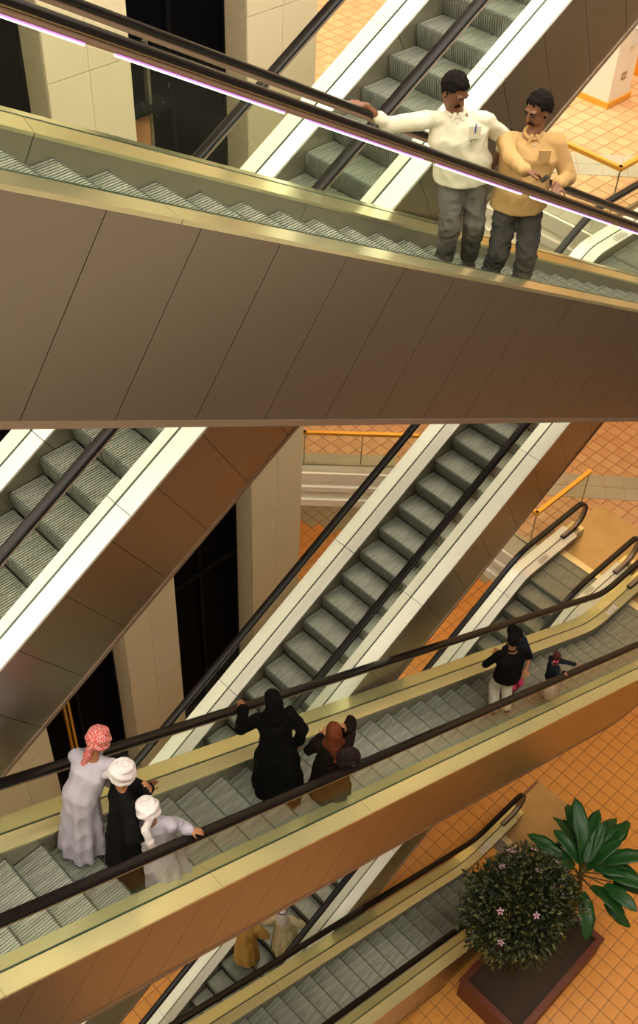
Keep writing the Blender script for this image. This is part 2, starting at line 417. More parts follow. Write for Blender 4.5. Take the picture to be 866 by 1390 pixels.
def escalator(label, sign, Yn, z0, Flo, Fhi, phase, cl_len, cl_off, gl_off, deck='deck', lights=(), flat_lo=1.5, flat_hi=2.0, group=None, panel_off=None):
    """sign +1: climbs towards +X.  handrail height on the incline: z0 + sign*T30*x"""
    xb = {}
    for nm, F_ in (('lo', Flo), ('hi', Fhi)): xb[nm] = (F_+.95-z0)/(sign*T30)
    left, right = ('lo', 'hi') if sign > 0 else ('hi', 'lo'); Fz = {'lo': Flo, 'hi': Fhi}; ft = {'lo': flat_lo, 'hi': flat_hi}
    x0 = xb[left]-ft[left]; x1 = xb[right]+ft[right]
    zl, zr = Fz[left]+.95, Fz[right]+.95
    p = Path([(x0, zl), (xb[left], zl), (xb[right], zr), (x1, zr)])
    top = empty('escalator', (xb['lo'], Yn, Flo)); tag(top, label, 'escalator', group)
    base = Vector((xb['lo'], Yn, Flo))
    def add(name, vf, m, parent=top, smooth=False):
        V = [Vector(q)-base for q in vf[0]]; return link(name, mesh(name, V, vf[1], smooth), m, parent)
    Yf = Yn+W
    R = .34                                          # newel radius
    loop = []
    for k in range(13):                              # left newel, from under to top
        a = math.pi/2+math.pi*(1-k/12)*1.0; loop.append(Vector((x0+R*math.cos(a), zl-R+R*math.sin(a))))
    rp = [Vector((x0+.35, zl-2*R))]+loop+p.P[1:-1]
    for k in range(13):
        a = math.pi/2-math.pi*k/12; rp.append(Vector((x1+R*math.cos(a), zr-R+R*math.sin(a))))
    rp.append(Vector((x1-.35, zr-2*R)))
    sides = ((Yn, -1), (Yf, 1))
    for Y, o in sides:
        add('handrail', rail_sweep(rp, Y, .125, .05, .03), 'rubber', smooth=True)
        add('handrail_guide', rail_sweep(rp, Y, .085, .05, -.012), 'guide', smooth=True)
        add('guide_bead', rail_sweep(rp, Y+o*.047, .012, .012, .012), 'bead', smooth=True)
        # outer and inner deck in lengths, skirt
        n = int(p.L/2.9)+1; dl = p.L/n
        for k in range(n):
            a, b = k*dl+.004, (k+1)*dl-.004
            add('outer_deck', p.sweep([(Y+o*DA, DH), (Y+o*.012, DH-.012), (Y+o*.012, DH+.02), (Y+o*DA, DH+.03)], a, b), deck)
            add('inner_deck', p.sweep([(Y-o*.012, DH-.012), (Y-o*(SK-.002), DH+.035), (Y-o*(SK-.002), DH+.06), (Y-o*.012, DH+.02)], a, b), deck)
            add('skirt_panel', p.sweep([(Y-o*(SK-.004), DH+.06), (Y-o*(SK-.004), HS+.30), (Y-o*(SK-.02), HS+.30), (Y-o*(SK-.02), DH+.06)], a, b), 'skirt')
        # dark gasket where the glass meets the deck
        add('glass_gasket', p.sweep([(Y+.010, DH-.016), (Y-.010, DH-.016), (Y-.010, DH+.01), (Y+.010, DH+.01)], 0, p.L), 'glass_edge')
        # glass panes
        gs = [gl_off+1.44*k for k in range(-2, 16)]; s0 = p.s_at_x(xb[left]); ss = [0]+[s0+g for g in gs if .5 < s0+g < p.L-.5]+[p.L]
        for k in range(len(ss)-1):
            add('glass_panel', p.sweep([(Y-.006, .05), (Y+.006, .05), (Y+.006, DH), (Y-.006, DH)], ss[k]+.006, ss[k+1]-.006), 'glass')
        for xe, ze, dr in ((x0, zl, -1), (x1, zr, 1)):
            V = [(xe, ze-.05), (xe, ze-DH)]+[(xe+dr*(R-.05)*math.cos(a), ze-R+(R-.05)*math.sin(a)) for a in [-math.pi/2+math.pi*k/10 for k in range(11)]]
            V = V[:1]+V[1:2]+[(xe, ze-2*R+.05)]+V[2:]
            V = [V[0], V[1]]+V[3:]
            nv = len(V); VV = [(x, Y-.006, z) for x, z in V]+[(x, Y+.006, z) for x, z in V]
            FF = [tuple(range(nv)), tuple(range(nv, 2*nv))[::-1]]+[(i, (i+1) % nv, nv+(i+1) % nv, nv+i) for i in range(nv)]
            add('glass_panel', (VV, FF), 'glass')
            # deck end block
            add('deck_end', box_vf(*sorted((xe, xe+dr*.28)), Y-.15, Y+.15, ze-.95, ze-DH), 'deck_dim')
        # cladding plates on the flank
        a = cl_off % cl_len; s = p.s_at_x(xb[left])-(1.3 if left == 'hi' else .4); e = p.s_at_x(xb[right])+(1.55 if right == 'hi' else .4)
        cuts = [s]+[q for q in [p.s_at_x(0.0)*0+cl_off+cl_len*k for k in range(-40, 60)] if s+.1 < q < e-.1]+[e]
        for k in range(len(cuts)-1):
            add('cladding_panel', p.sweep([(Y+o*(DA-.004), DH+.03), (Y+o*CA, CH), (Y+o*(CA-.02), CH), (Y+o*(DA-.024), DH+.03)], cuts[k]+.003, cuts[k+1]-.003), 'clad')
        add('cladding_backing', p.sweep([(Y+o*(DA-.03), DH+.04), (Y+o*(CA-.026), CH), (Y+o*(CA-.04), CH), (Y+o*(DA-.045), DH+.04)], s, e), 'black')
        add('bottom_trim', p.sweep([(Y+o*(CA+.012), CH-.03), (Y+o*(CA+.012), CH+.02), (Y+o*(CA-.08), CH+.02), (Y+o*(CA-.08), CH-.03)], s, e), 'trim')
    add('soffit', p.sweep([(Yn, CH-.02), (Yf, CH-.02), (Yf, CH), (Yn, CH)], s, e), 'soffit')
    add('drip_pan', p.sweep([(Yn, HS+.42), (Yf, HS+.42), (Yf, HS+.44), (Yn, HS+.44)], s, e), 'soffit')
    # steps
    wy = Yn+SK
    def znose(x):
        zz = z0+sign*T30*x-HS/C30
        lo, hi = Flo+.006, Fhi+.006; k = .03
        d1 = zz-lo; zz = lo+(d1+math.sqrt(d1*d1+4*k*k))/2 if True else zz
        d2 = hi-zz; zz = hi-(d2+math.sqrt(d2*d2+4*k*k))/2
        return zz
    xa, xz = xb[left]-(1.15 if left == 'hi' else .95), xb[right]+(1.42 if right == 'hi' else .95)
    k = math.ceil((xa-phase)/.4)-1
    while phase+.4*k < xz+.4:
        x = phase+.4*k; z = znose(x)
        o = bpy.data.objects.new('step', STEP[sign]); COL.objects.link(o); o.parent = top; o.location = Vector((x, wy, z))-base; k += 1
    # comb and landing plates
    for nm in (left, right):
        d = -1 if nm == left else 1; xc = xa-.05 if nm == left else xz+.05
        zf = Fz[nm]
        v = box_vf(*sorted((xc-.06*d, xc+.10*d)), wy, wy+W-2*SK, zf-.05, zf+.030); add('comb', v, 'comb')
        add('landing_plate', box_vf(*sorted((xc+.105*d, xc+1.85*d)), Yn-.15, Yf+.15, zf-.05, zf+.024), 'plate')
        if nm == 'hi' or sign < 0:
            pl_ = add('safety_label', box_vf(*sorted((xc-.75*d, xc-.45*d)), Yn+.03, Yn+.15, zf+.205, zf+.215), 'label')
            for yy in (.05, .09, .12): add('safety_label', box_vf(*sorted((xc-.72*d, xc-.5*d)), Yn+yy, Yn+yy+.012, zf+.215, zf+.217), 'trim')
            add('safety_label', box_vf(*sorted((xc-.75*d, xc-.45*d)), Yf-.15, Yf-.03, zf+.205, zf+.215), 'label')
            for yy in (.05, .09, .12): add('safety_label', box_vf(*sorted((xc-.72*d, xc-.5*d)), Yf-yy-.012, Yf-yy, zf+.215, zf+.217), 'trim')
    for (side, xs) in lights:
        Y, o = sides[side]
        for (a, b) in xs:
            sa, sb = p.s_at_x(a), p.s_at_x(b)
            tb = add('light_tube', p.sweep([(Y+o*.012, .036), (Y+o*.034, .040), (Y+o*.034, .0475), (Y+o*.012, .0475)], sa, sb), 'tube')
            add('tube_glow', p.sweep([(Y+o*.012, .028), (Y+o*.036, .030), (Y+o*.036, .0395), (Y+o*.012, .0355)], sa, sb), 'tube_p', tb)  # purple glow beside the tube, added as an emissive strip
    return p, top
ESC = {}
B_ = 4.62; A_ = 6.44
ESC['B3'] = escalator('uppermost escalator, bronze flank and purple-lit handrail, carrying the two men in shirts', -1, B_, 23.92, F2, F3, 3.497, .72, 2.88, .35, deck='deck_gold_refl',
    lights=((0, [(1.4, 3.02), (3.2, 4.36), (4.55, 5.71), (5.88, 7.02), (7.18, 8.63), (8.8, 10.2), (10.4, 12.0), (12.2, 13.8)]),))
ESC['B2'] = escalator('long escalator with yellow decks carrying the robed men and the women in black', -1, B_, 15.89, F1, F2, 1.834, .72, .3, .9, deck='deck_dim')
ESC['B1'] = escalator('lowest escalator, beside the shrub, running down to the ground floor', -1, B_, 7.85, F0, F1, 2.1, .72, .3, .3, deck='deck_dim')
ESC['A1'] = escalator('steep-looking near escalator crossing from lower left behind the two men in shirts', 1, A_, 15.46, F2, F3, 3.535, .65, .1, .5,
    lights=((1, [(5.5, 8.2), (8.4, 11.5)]),))
ESC['A2'] = escalator('empty middle escalator with white decks climbing behind the women in black', 1, A_, 7.42, F1, F2, 10.974, .65, .2, .2)
ESC['A3'] = escalator('escalator climbing to the bronze landing plate, men in pale robes at its lower part', 1, A_, -.77, F0, F1, 9.0, .65, .2, .2)
# ------------------------------------------------------------------ people
def ball_vf(c, r, axes=None, seg=14, rings=9):
    c = Vector(c); V, F = [], []
    if not hasattr(r, '__len__'): r = (r, r, r)
    A = axes or (Vector((1, 0, 0)), Vector((0, 1, 0)), Vector((0, 0, 1)))
    for i in range(rings+1):
        t = math.pi*i/rings
        for k in range(seg):
            a = 2*math.pi*k/seg; V.append(c+A[0]*(r[0]*math.sin(t)*math.cos(a))+A[1]*(r[1]*math.sin(t)*math.sin(a))+A[2]*(r[2]*math.cos(t)))
    for i in range(rings):
        for k in range(seg): F.append((i*seg+k, i*seg+(k+1) % seg, (i+1)*seg+(k+1) % seg, (i+1)*seg+k))
    return V, F
def cap_vf(a, b, ra, rb, seg=12):
    a, b = Vector(a), Vector(b); t = b-a; L = t.length or 1e-6; t = t/L
    s = t.orthogonal().normalized(); u = t.cross(s); V, F = [], []
    rows = []
    for k in range(5): 
        th = math.pi/2*k/4; rows.append((a-t*(ra*math.cos(th)), ra*math.sin(th)))
    for k in range(5):
        th = math.pi/2*(1-k/4); rows.append((b+t*(rb*math.cos(th)), rb*math.sin(th)))
    for c, r in rows:
        for k in range(seg):
            an = 2*math.pi*k/seg; V.append(c+(s*math.cos(an)+u*math.sin(an))*max(r, 1e-4))
    for i in range(len(rows)-1):
        for k in range(seg): F.append((i*seg+k, i*seg+(k+1) % seg, (i+1)*seg+(k+1) % seg, (i+1)*seg+k))
    return V, F
def loft_vf(secs, seg=36, pleat=None):
    """secs: (centre, half width, half depth, right vector, [pleat amplitude])"""
    V, F = [], []
    for i, sct in enumerate(secs):
        c, a, b, r = Vector(sct[0]), sct[1], sct[2], Vector(sct[3]).normalized(); amp = sct[4] if len(sct) > 4 else 0
        if i == 0: t = Vector(secs[1][0])-c
        elif i == len(secs)-1: t = c-Vector(secs[i-1][0])
        else: t = Vector(secs[i+1][0])-Vector(secs[i-1][0])
        t.normalize(); fwd = t.cross(r).normalized(); r = fwd.cross(t).normalized()
        for k in range(seg):
            an = 2*math.pi*k/seg; m = 1+amp*(math.cos(an*9+i*.18)+.6*math.sin(an*5+1+i*.1))
            V.append(c+r*(a*m*math.cos(an))+fwd*(b*m*math.sin(an)))
    n = len(secs)
    for i in range(n-1):
        for k in range(seg): F.append((i*seg+k, i*seg+(k+1) % seg, (i+1)*seg+(k+1) % seg, (i+1)*seg+k))
    F += [tuple(range(seg))[::-1], tuple(range((n-1)*seg, n*seg))]
    return V, F
def torus_vf(c, R_, r, n, up2=None, ry=None, seg=20, m=8):
    n = Vector(n).normalized(); s = (Vector(up2) if up2 is not None else n.orthogonal()); s = (s-n*s.dot(n)).normalized(); u = n.cross(s); c = Vector(c); ry = ry or R_
    V, F = [], []
    for i in range(seg):
        a = 2*math.pi*i/seg; d = s*math.cos(a)*R_+u*math.sin(a)*ry; dn = d.normalized()
        for k in range(m):
            b = 2*math.pi*k/m; V.append(c+d+dn*(r*math.cos(b))+n*(r*math.sin(b)))
    for i in range(seg):
        for k in range(m): F.append((i*m+k, ((i+1) % seg)*m+k, ((i+1) % seg)*m+(k+1) % m, i*m+(k+1) % m))
    return V, F
def remesh(name, parts, voxel, m, parent, fold=0, fscale=9, fstretch=(1, 1, .5), smooth=2):
    V, F = joinvf(parts); me = mesh(name+'_src', V, F)
    o = bpy.data.objects.new('tmp', me); COL.objects.link(o)
    md = o.modifiers.new('r', 'REMESH'); md.mode = 'VOXEL'; md.voxel_size = voxel
    if smooth: ms = o.modifiers.new('s', 'SMOOTH'); ms.iterations = smooth; ms.factor = .5
    dg = bpy.context.evaluated_depsgraph_get(); me2 = bpy.data.meshes.new_from_object(o.evaluated_get(dg)); me2.name = name
    bpy.data.objects.remove(o); bpy.data.meshes.remove(me)
    if fold:
        for v in me2.vertices:
            c = v.co; q = Vector((c.x*fstretch[0], c.y*fstretch[1], c.z*fstretch[2]))*fscale
            n1 = noise.noise(q); n2 = noise.noise(q*2.3+Vector((5, 3, 1)))
            v.co = c+v.normal*fold*((1-abs(n1)*2.6)+.35*n2-.4)
    for p in me2.polygons: p.use_smooth = True
    me2.materials.clear()
    return link(name, me2, m, parent)
def ik(a, c, l1, l2, pole):
    a, c = Vector(a), Vector(c); d = c-a; L = min(d.length, (l1+l2)*.995); t = d.normalized(); c = a+t*L
    x = (l1*l1-l2*l2+L*L)/(2*L); h = math.sqrt(max(0, l1*l1-x*x)); p = Vector(pole); p = (p-t*p.dot(t)); p = p.normalized() if p.length > 1e-5 else t.orthogonal()
    return a+t*x+p*h, c
def hand_vf(w, d, nrm, curl=.5, left=1, sc=1.0):
    """wrist, pointing direction, palm normal; five bent fingers of unequal length"""
    w, d = Vector(w), Vector(d).normalized(); nrm = Vector(nrm); nrm = (nrm-d*nrm.dot(d)).normalized(); s = d.cross(nrm)*left
    out = [ball_vf(w+d*.048*sc, (.052*sc, .042*sc, .016*sc), (d, s, nrm), 10, 7), cap_vf(w-d*.02, w+d*.02*sc, .026*sc, .026*sc, 8)]
    for i, (off, ln) in enumerate(((-.032, .062), (-.011, .075), (.011, .080), (.032, .070))):
        b = w+d*.088*sc+s*off*sc; dirn = d.copy(); L = ln*sc/2.2
        for seg_ in range(3):
            an = curl*(.35+.55*seg_); dd = (d*math.cos(an)+nrm*math.sin(an)).normalized(); e = b+dd*L*(1-.15*seg_)
            out.append(cap_vf(b, e, (.0095-.001*seg_)*sc, (.0088-.001*seg_)*sc, 7)); b = e
    b = w+d*.03*sc+s*.036*sc; dd = (d*.65+s*.7+nrm*.3*curl).normalized(); e = b+dd*.036*sc; out.append(cap_vf(b, e, .012*sc, .0105*sc, 7))
    dd = (d*.9+s*.3+nrm*.5*curl).normalized(); out.append(cap_vf(e, e+dd*.030*sc, .0105*sc, .009*sc, 7))
    return out
def mskin(name, c): M[name] = simple(name, c, .5, noise_amt=.08, scale=14)
mskin('skin_brown', (.19, .075, .035)); mskin('skin_tan', (.38, .16, .07))
def cloth(name, c, amt=.08, rough=.85, **k): M[name] = simple(name, c, rough, noise_amt=amt, scale=6, spec=.12, **k)
cloth('shirt_white', (.66, .62, .48)); cloth('shirt_tan', (.47, .29, .12)); cloth('trouser_grey', (.13, .12, .11)); cloth('trouser_grey2', (.055, .05, .05))
cloth('thobe_lilac', (.46, .42, .50)); cloth('cloth_white', (.70, .62, .62)); cloth('cloth_black', (.004, .0035, .0035)); cloth('abaya_black', (.003, .0026, .0026))
cloth('coat_dark', (.009, .005, .004)); cloth('hijab_brown', (.16, .04, .015), amt=.3); cloth('jeans_white', (.66, .60, .50)); cloth('pink', (.70, .08, .20)); cloth('navy', (.012, .016, .026))
cloth('cream_robe', (.60, .52, .32)); cloth('tan_robe', (.45, .27, .07)); cloth('bag_black', (.02, .012, .01)); cloth('strap_red', (.30, .05, .02)); cloth('eyewhite', (.14, .10, .08)); cloth('hair', (.010, .007, .006), amt=.4, bump=.6)
cloth('hair_red', (.10, .025, .02), amt=.4); cloth('leather', (.02, .012, .01), rough=.4)
def checked(name, a, b, s):
    m, n, l, bs = mat(name); tc = n.new('ShaderNodeTexCoord'); ck = n.new('ShaderNodeTexChecker'); ck.inputs['Scale'].default_value = s
    ck.inputs[1].default_value = (*a, 1); ck.inputs[2].default_value = (*b, 1); l.new(tc.outputs['Object'], ck.inputs[0]); l.new(ck.outputs[0], bs.inputs['Base Color']); bs.inputs['Roughness'].default_value = .85
    M[name] = m
checked('ghutra_red', (.55, .015, .015), (.62, .35, .32), 55)
class Person:
    def __init__(s, foot, face, label, scale=1.0, vox=.012, skin='skin_tan', lean=(0, 0), head=None, look=None, shoulder=.20, cat='person', group=None):
        s.o = empty('person', foot); tag(s.o, label, cat, group); f = Vector((*face, 0)).normalized(); s.o.rotation_euler.z = math.atan2(f.y, f.x)-math.pi/2
        s.R = Matrix.Rotation(-s.o.rotation_euler.z, 3, 'Z'); s.foot = Vector(foot); s.k = scale; s.vox = vox; s.skin = skin; s.body = []
        k = scale
        hd = s.loc(Vector(foot)+Vector(head)) if head else Vector((0, .03, 1.60*k))
        s.head = hd; pel = Vector((hd.x*.30, hd.y*.25, .93*k)); s.pel = pel
        s.neck = hd+(pel-hd).normalized()*.17*k+Vector((0, -.015, 0)); s.ch = pel.lerp(s.neck, .62)
        s.look = s.vec(look) if look else Vector((0, 1, -.1)); s.look.normalize()
        s.rt = Vector((1, 0, 0)); s.sh = {1: s.neck+Vector((shoulder*k*.93, -.0, -.07*k)), -1: s.neck+Vector((-shoulder*k*.93, -.0, -.07*k))}
        s.hip = {1: pel+Vector((.09*k, 0, -.02)), -1: pel+Vector((-.09*k, 0, -.02))}
        s.shw = shoulder
        s.arms = {}; s.legs = {}
    def loc(s, p): return s.R @ (Vector(p)-s.foot)
    def vec(s, v): return s.R @ Vector(v)
    def arm(s, side, target, pole, world=True, hdir=None, palm=None, curl=.7):
        k = s.k; t = s.loc(target) if world else Vector(target)
        e, w = ik(s.sh[side], t, .29*k, .26*k, s.vec(pole) if world else Vector(pole))
        s.arms[side] = (s.sh[side], e, w); sk = s.body
        sk += [cap_vf(s.sh[side], e, .043*k, .038*k), cap_vf(e, w, .040*k, .026*k)]
        d = (s.vec(hdir) if world else Vector(hdir)) if hdir else (w-e).normalized()
        pn = (s.vec(palm) if world else Vector(palm)) if palm else Vector((0, 0, -1))
        sk += hand_vf(w, d, pn, curl, -side, k)
    def leg(s, side, ft, pole=(0, 1, 0)):
        k = s.k; t = Vector(ft)+Vector((0, 0, .09*k)); e, w = ik(s.hip[side], t, .44*k, .43*k, pole); s.legs[side] = (s.hip[side], e, w)
        s.body += [cap_vf(s.hip[side], e, .078*k, .055*k), cap_vf(e, w, .052*k, .036*k), cap_vf(w+Vector((0, -.04, -.05))*k, w+Vector((0, .13, -.065))*k, .036*k, .030*k, 8)]
        f = s.o; link('shoe', mesh('shoe', *loft_vf([(w+Vector((0, -.07, -.055))*k, .034*k, .038*k, (1, 0, 0)), (w+Vector((0, -.02, -.05))*k, .044*k, .045*k, (1, 0, 0)), (w+Vector((0, .08, -.062))*k, .050*k, .036*k, (1, 0, 0)), (w+Vector((0, .15, -.068))*k, .042*k, .028*k, (1, 0, 0)), (w+Vector((0, .185, -.075))*k, .02*k, .015*k, (1, 0, 0))], 14), smooth=True), 'leather', f)
    def finish(s, hair='hair', beard=False, bare_head=True, detail=True):
        k = s.k*1.06; u = Vector((0, 0, 1)); f = s.look; r = f.cross(u).normalized(); u = r.cross(f).normalized(); h = s.head; s.hf, s.hu, s.hr = f, u, r
        ax = (r, f, u)
        P = s.body
        P += [ball_vf(h+u*.03*k-f*.01*k, (.074*k, .093*k, .092*k), ax), ball_vf(h+f*.022*k-u*.035*k, (.060*k, .068*k, .080*k), ax), cap_vf(h-u*.09*k+f*.055*k, h-u*.092*k+f*.062*k, .026*k, .024*k),
              cap_vf(h+f*.088*k+u*.018*k, h+f*.108*k-u*.018*k, .010*k, .016*k, 8), cap_vf(h+f*.078*k+u*.034*k-r*.036*k, h+f*.078*k+u*.034*k+r*.036*k, .015*k, .015*k, 8),
              cap_vf(h+f*.085*k-u*.052*k-r*.018*k, h+f*.085*k-u*.052*k+r*.018*k, .010*k, .010*k, 8)]
        for q in (-1, 1): P.append(ball_vf(h+r*.076*k*q-f*.008*k+u*.0*k, (.012*k, .022*k, .032*k), ax, 8, 6))
        P += [cap_vf(s.neck-Vector((0, 0, .03)), h-u*.06*k-f*.02*k, .056*k, .050*k),
              loft_vf([(s.pel-Vector((0, 0, .08*k)), .13*k, .10*k, (1, 0, 0)), (s.pel+Vector((0, 0, .05)), .15*k, .105*k, (1, 0, 0)), (s.pel.lerp(s.ch, .5), .135*k, .095*k, (1, 0, 0)), (s.ch, .165*k, .11*k, (1, 0, 0)), (s.neck-Vector((0, 0, .08*k)), .15*k, .085*k, (1, 0, 0)), (s.neck, .06*k, .055*k, (1, 0, 0))], 20),
              cap_vf(s.sh[-1], s.sh[1], .040*k, .040*k)]
        remesh('body', P, s.vox*.75, s.skin, s.o)
        if detail:
            for q in (-1, 1):
                e = link('eye', mesh('eye', *ball_vf(h+r*.031*k*q+f*.084*k+u*.014*k, (.013*k, .006*k, .007*k), ax, 8, 6), smooth=True), 'eyewhite', s.o)
                link('pupil', mesh('pupil', *ball_vf(h+r*.031*k*q+f*.0885*k+u*.014*k, (.006*k, .004*k, .0065*k), ax, 8, 6), smooth=True), 'hair', e)
                link('eyebrow', mesh('eyebrow', *cap_vf(h+r*.015*k*q+f*.094*k+u*.036*k, h+r*.048*k*q+f*.083*k+u*.038*k, .0055*k, .0045*k, 8), smooth=True), 'hair', s.o)
            link('mouth', mesh('mouth', *cap_vf(h+f*.096*k-u*.056*k-r*.02*k, h+f*.096*k-u*.056*k+r*.02*k, .005*k, .005*k, 8), smooth=True), 'strap_red', s.o)
            if beard:
                link('moustache', mesh('moustache', *joinvf([cap_vf(h+f*.101*k-u*.036*k, h+r*.036*k*q+f*.088*k-u*.050*k, .0095*k, .006*k, 8) for q in (-1, 1)]), smooth=True), 'hair', s.o)
        if bare_head:
            V, F = ball_vf(h+u*.035*k-f*.016*k, (.084*k, .100*k, .100*k), ax, 48, 34)
            keep = []
            for fc in F:
                c = sum((V[i] for i in fc), Vector())/4-h
                fu, ff, fr = c.dot(u)/k, c.dot(f)/k, abs(c.dot(r))/k
                hairline = .088+(.012 if hair != 'hair' else 0)
                nz_ = .010*noise.noise(c*60); fu += nz_; ff += nz_
                if ff > .045 and fu < hairline: continue
                if ff > .0 and fu < .035+.3*ff: continue
                if fu < -.045: continue
                keep.append(fc)
            V = [v+(v-h).normalized()*(.012*k*noise.noise(v*38)+.006*k) for v in V]
            me = mesh('hair', V, keep, True); o = link('hair', me, hair, s.o)
            sd = o.modifiers.new('thick', 'SOLIDIFY'); sd.thickness = .012*k; sd.offset = -1
    # clothes --------------------------------------------------------------
    def shirt(s, m, sleeve=1.0, length=.10, fold=.006, loose=1.0, collar=True, buttons=True, pocket=None):
        k = s.k; P = [loft_vf([(s.pel-Vector((0, 0, length*k)), .190*k*loose, .150*k*loose, (1, 0, 0)), (s.pel+Vector((0, 0, .04*k)), .185*k*loose, .145*k*loose, (1, 0, 0)), (s.pel.lerp(s.ch, .5), .168*k*loose, .132*k*loose, (1, 0, 0)), (s.ch, .200*k*loose, .135*k*loose, (1, 0, 0)), (s.neck-Vector((0, 0, .09*k)), .190*k, .112*k, (1, 0, 0)), (s.neck-Vector((0, 0, .015*k)), .085*k, .07*k, (1, 0, 0))], 28),
             cap_vf(s.sh[-1], s.sh[1], .066*k, .066*k)]
        for sd, (a, e, w) in s.arms.items():
            P.append(cap_vf(a, e, .070*k, .062*k))
            if sleeve > .5: 
                c = e.lerp(w, min(1, (sleeve-.5)*2)*.92); P.append(cap_vf(e, c, .058*k, .046*k)); P.append(cap_vf(c-(w-e).normalized()*.02, c, .050*k, .050*k))
        remesh('shirt', P, s.vox, m, s.o, fold*k, 7, (1, 1, .75))
        nf = s.neck; fw = (s.look*.3+Vector((0, 1, 0))).normalized()
        if collar:
            link('collar', mesh('collar', *torus_vf(nf+Vector((0, .008, .004))*k, .066*k, .015*k, (0, .35, 1), ry=.060*k), smooth=True), m, s.o)
            for q in (-1, 1):
                a = nf+Vector((q*.02, .062, .0))*k; b = nf+Vector((q*.05, .085, -.065))*k
                link('collar_point', mesh('collar_point', *cap_vf(a, b, .018*k, .008*k, 8), smooth=True), m, s.o)
        if buttons:
            top = nf+Vector((0, .095, -.05))*k; bot = s.pel+Vector((0, .142, .05))*k; mid = s.ch+Vector((0, .140, 0))*k
            for i in range(6):
                t = i/5; c = (top*(1-t)+mid*t)*(1-t)+(mid*(1-t)+bot*t)*t
                link('button', mesh('button', *ball_vf(c, (.007*k, .006*k, .007*k), None, 8, 5)), 'label', s.o)
        if pocket:
            c = s.ch+Vector((-.085, .118*(1+(loose-1)*.6), .075))*k
            link('pocket', mesh('pocket', *box_vf(c.x-.05, c.x+.05, c.y+.002, c.y+.022, c.z-.06, c.z+.055)), m, s.o)
            if pocket == 'pen': link('pen', mesh('pen', *cap_vf(c+Vector((-.0, .026, .0)), c+Vector((.0, .026, .075)), .006, .006, 8)), M['pen'], s.o)
    def trousers(s, m, fold=.006, wide=1.0):
        k = s.k; P = [loft_vf([(s.pel-Vector((0, 0, .12*k)), .155*k, .115*k, (1, 0, 0)), (s.pel, .160*k, .12*k, (1, 0, 0)), (s.pel+Vector((0, 0, .07*k)), .145*k, .11*k, (1, 0, 0))], 24)]
        for sd, (a, e, w) in s.legs.items(): P += [cap_vf(a-Vector((0, 0, .03)), e, .092*k*wide, .076*k*wide), cap_vf(e, w+Vector((0, 0, .01)), .075*k*wide, .066*k*wide)]
        remesh('trousers', P, s.vox, m, s.o, fold*k, 8, (1, 1, 1.4))
    def robe(s, m, hem=.03, wid=.26, dep=.24, amp=.10, fold=.013, sleeve=True, open_hem=None, name='robe', hemoff=(0, 0)):
        k = s.k; hc = Vector((hemoff[0], hemoff[1], hem*k)); R_ = (1, 0, 0)
        knee = hc.lerp(s.pel, .5)
        P = [loft_vf([(hc, wid*k, dep*k, R_, amp), (hc.lerp(s.pel, .25), wid*.95*k, dep*.95*k, R_, amp), (knee, wid*.88*k, dep*.86*k, R_, amp*.8), (hc.lerp(s.pel, .8), wid*.80*k, dep*.78*k, R_, amp*.5), (s.pel+Vector((0, 0, .05)), .19*k, .15*k, R_, .015), (s.pel.lerp(s.ch, .5), .185*k, .145*k, R_, .01), (s.ch, .20*k, .14*k, R_), (s.neck-Vector((0, 0, .09*k)), .185*k, .115*k, R_), (s.neck, .075*k, .065*k, R_)], 54),
             cap_vf(s.sh[-1], s.sh[1], .072*k, .072*k)]
        if sleeve:
            for sd, (a, e, w) in s.arms.items(): P += [cap_vf(a, e, .080*k, .074*k), cap_vf(e, e.lerp(w, .86), .070*k, .066*k)]
        remesh(name, P, s.vox, m, s.o, fold*k, 7, (1, 1, .45), smooth=1)
    def turban(s, m, tail=((-.05, -.14, -.08), (-.09, -.17, -.22)), name='headscarf'):
        k = s.k; h, u, f, r = s.head, s.hu, s.hf, s.hr; c = h+u*.045*k-f*.01*k
        P = [ball_vf(c+u*.02*k, (.118*k, .130*k, .098*k), (r, f, u), 20, 12)]
        for i, (dz, tx, ty, rr) in enumerate(((-.025, .25, .1, .112), (.012, -.25, .25, .116), (.045, .35, -.2, .100), (.078, -.2, -.2, .074), (.10, .1, .1, .04))):
            P.append(torus_vf(c+u*dz*k, rr*k, .026*k, u+r*tx+f*ty, f, ry=rr*.92*k))
        a = c-f*.09*k-u*.01*k
        for (tx, ty, tz) in tail:
            b = c+Vector((tx, ty, tz))*k; P.append(cap_vf(a, b, .045*k, .034*k)); a = b
        remesh(name, P, .008*k, m, s.o, .004, 22, smooth=0)
    def drape(s, m, back=.30, side=.16, name='headscarf', fold=.005, wid=1.0):
        """scarf over the head falling on shoulders and back"""
        k = s.k; h, u, f, r = s.head, s.hu, s.hf, s.hr; c = h+u*.03*k-f*.012*k; nk = s.neck
        P = [ball_vf(c, (.094*k*wid, .112*k, .112*k), (r, f, u), 20, 12), cap_vf(c-u*.02*k-f*.03*k, nk+Vector((0, -.03, .0)), .098*k, .12*k, 16)]
        for q in (-1, 1): P.append(cap_vf(nk+Vector((q*.07, -.02, .0))*k, nk+Vector((q*.12, .0, -side*.5))*k, .07*k, .05*k))
        P.append(cap_vf(nk+Vector((0, -.07, .0))*k, nk+Vector((.0, -.11, -back))*k, .09*k, .045*k))
        remesh(name, P, .011*k, m, s.o, fold, 13, smooth=2)

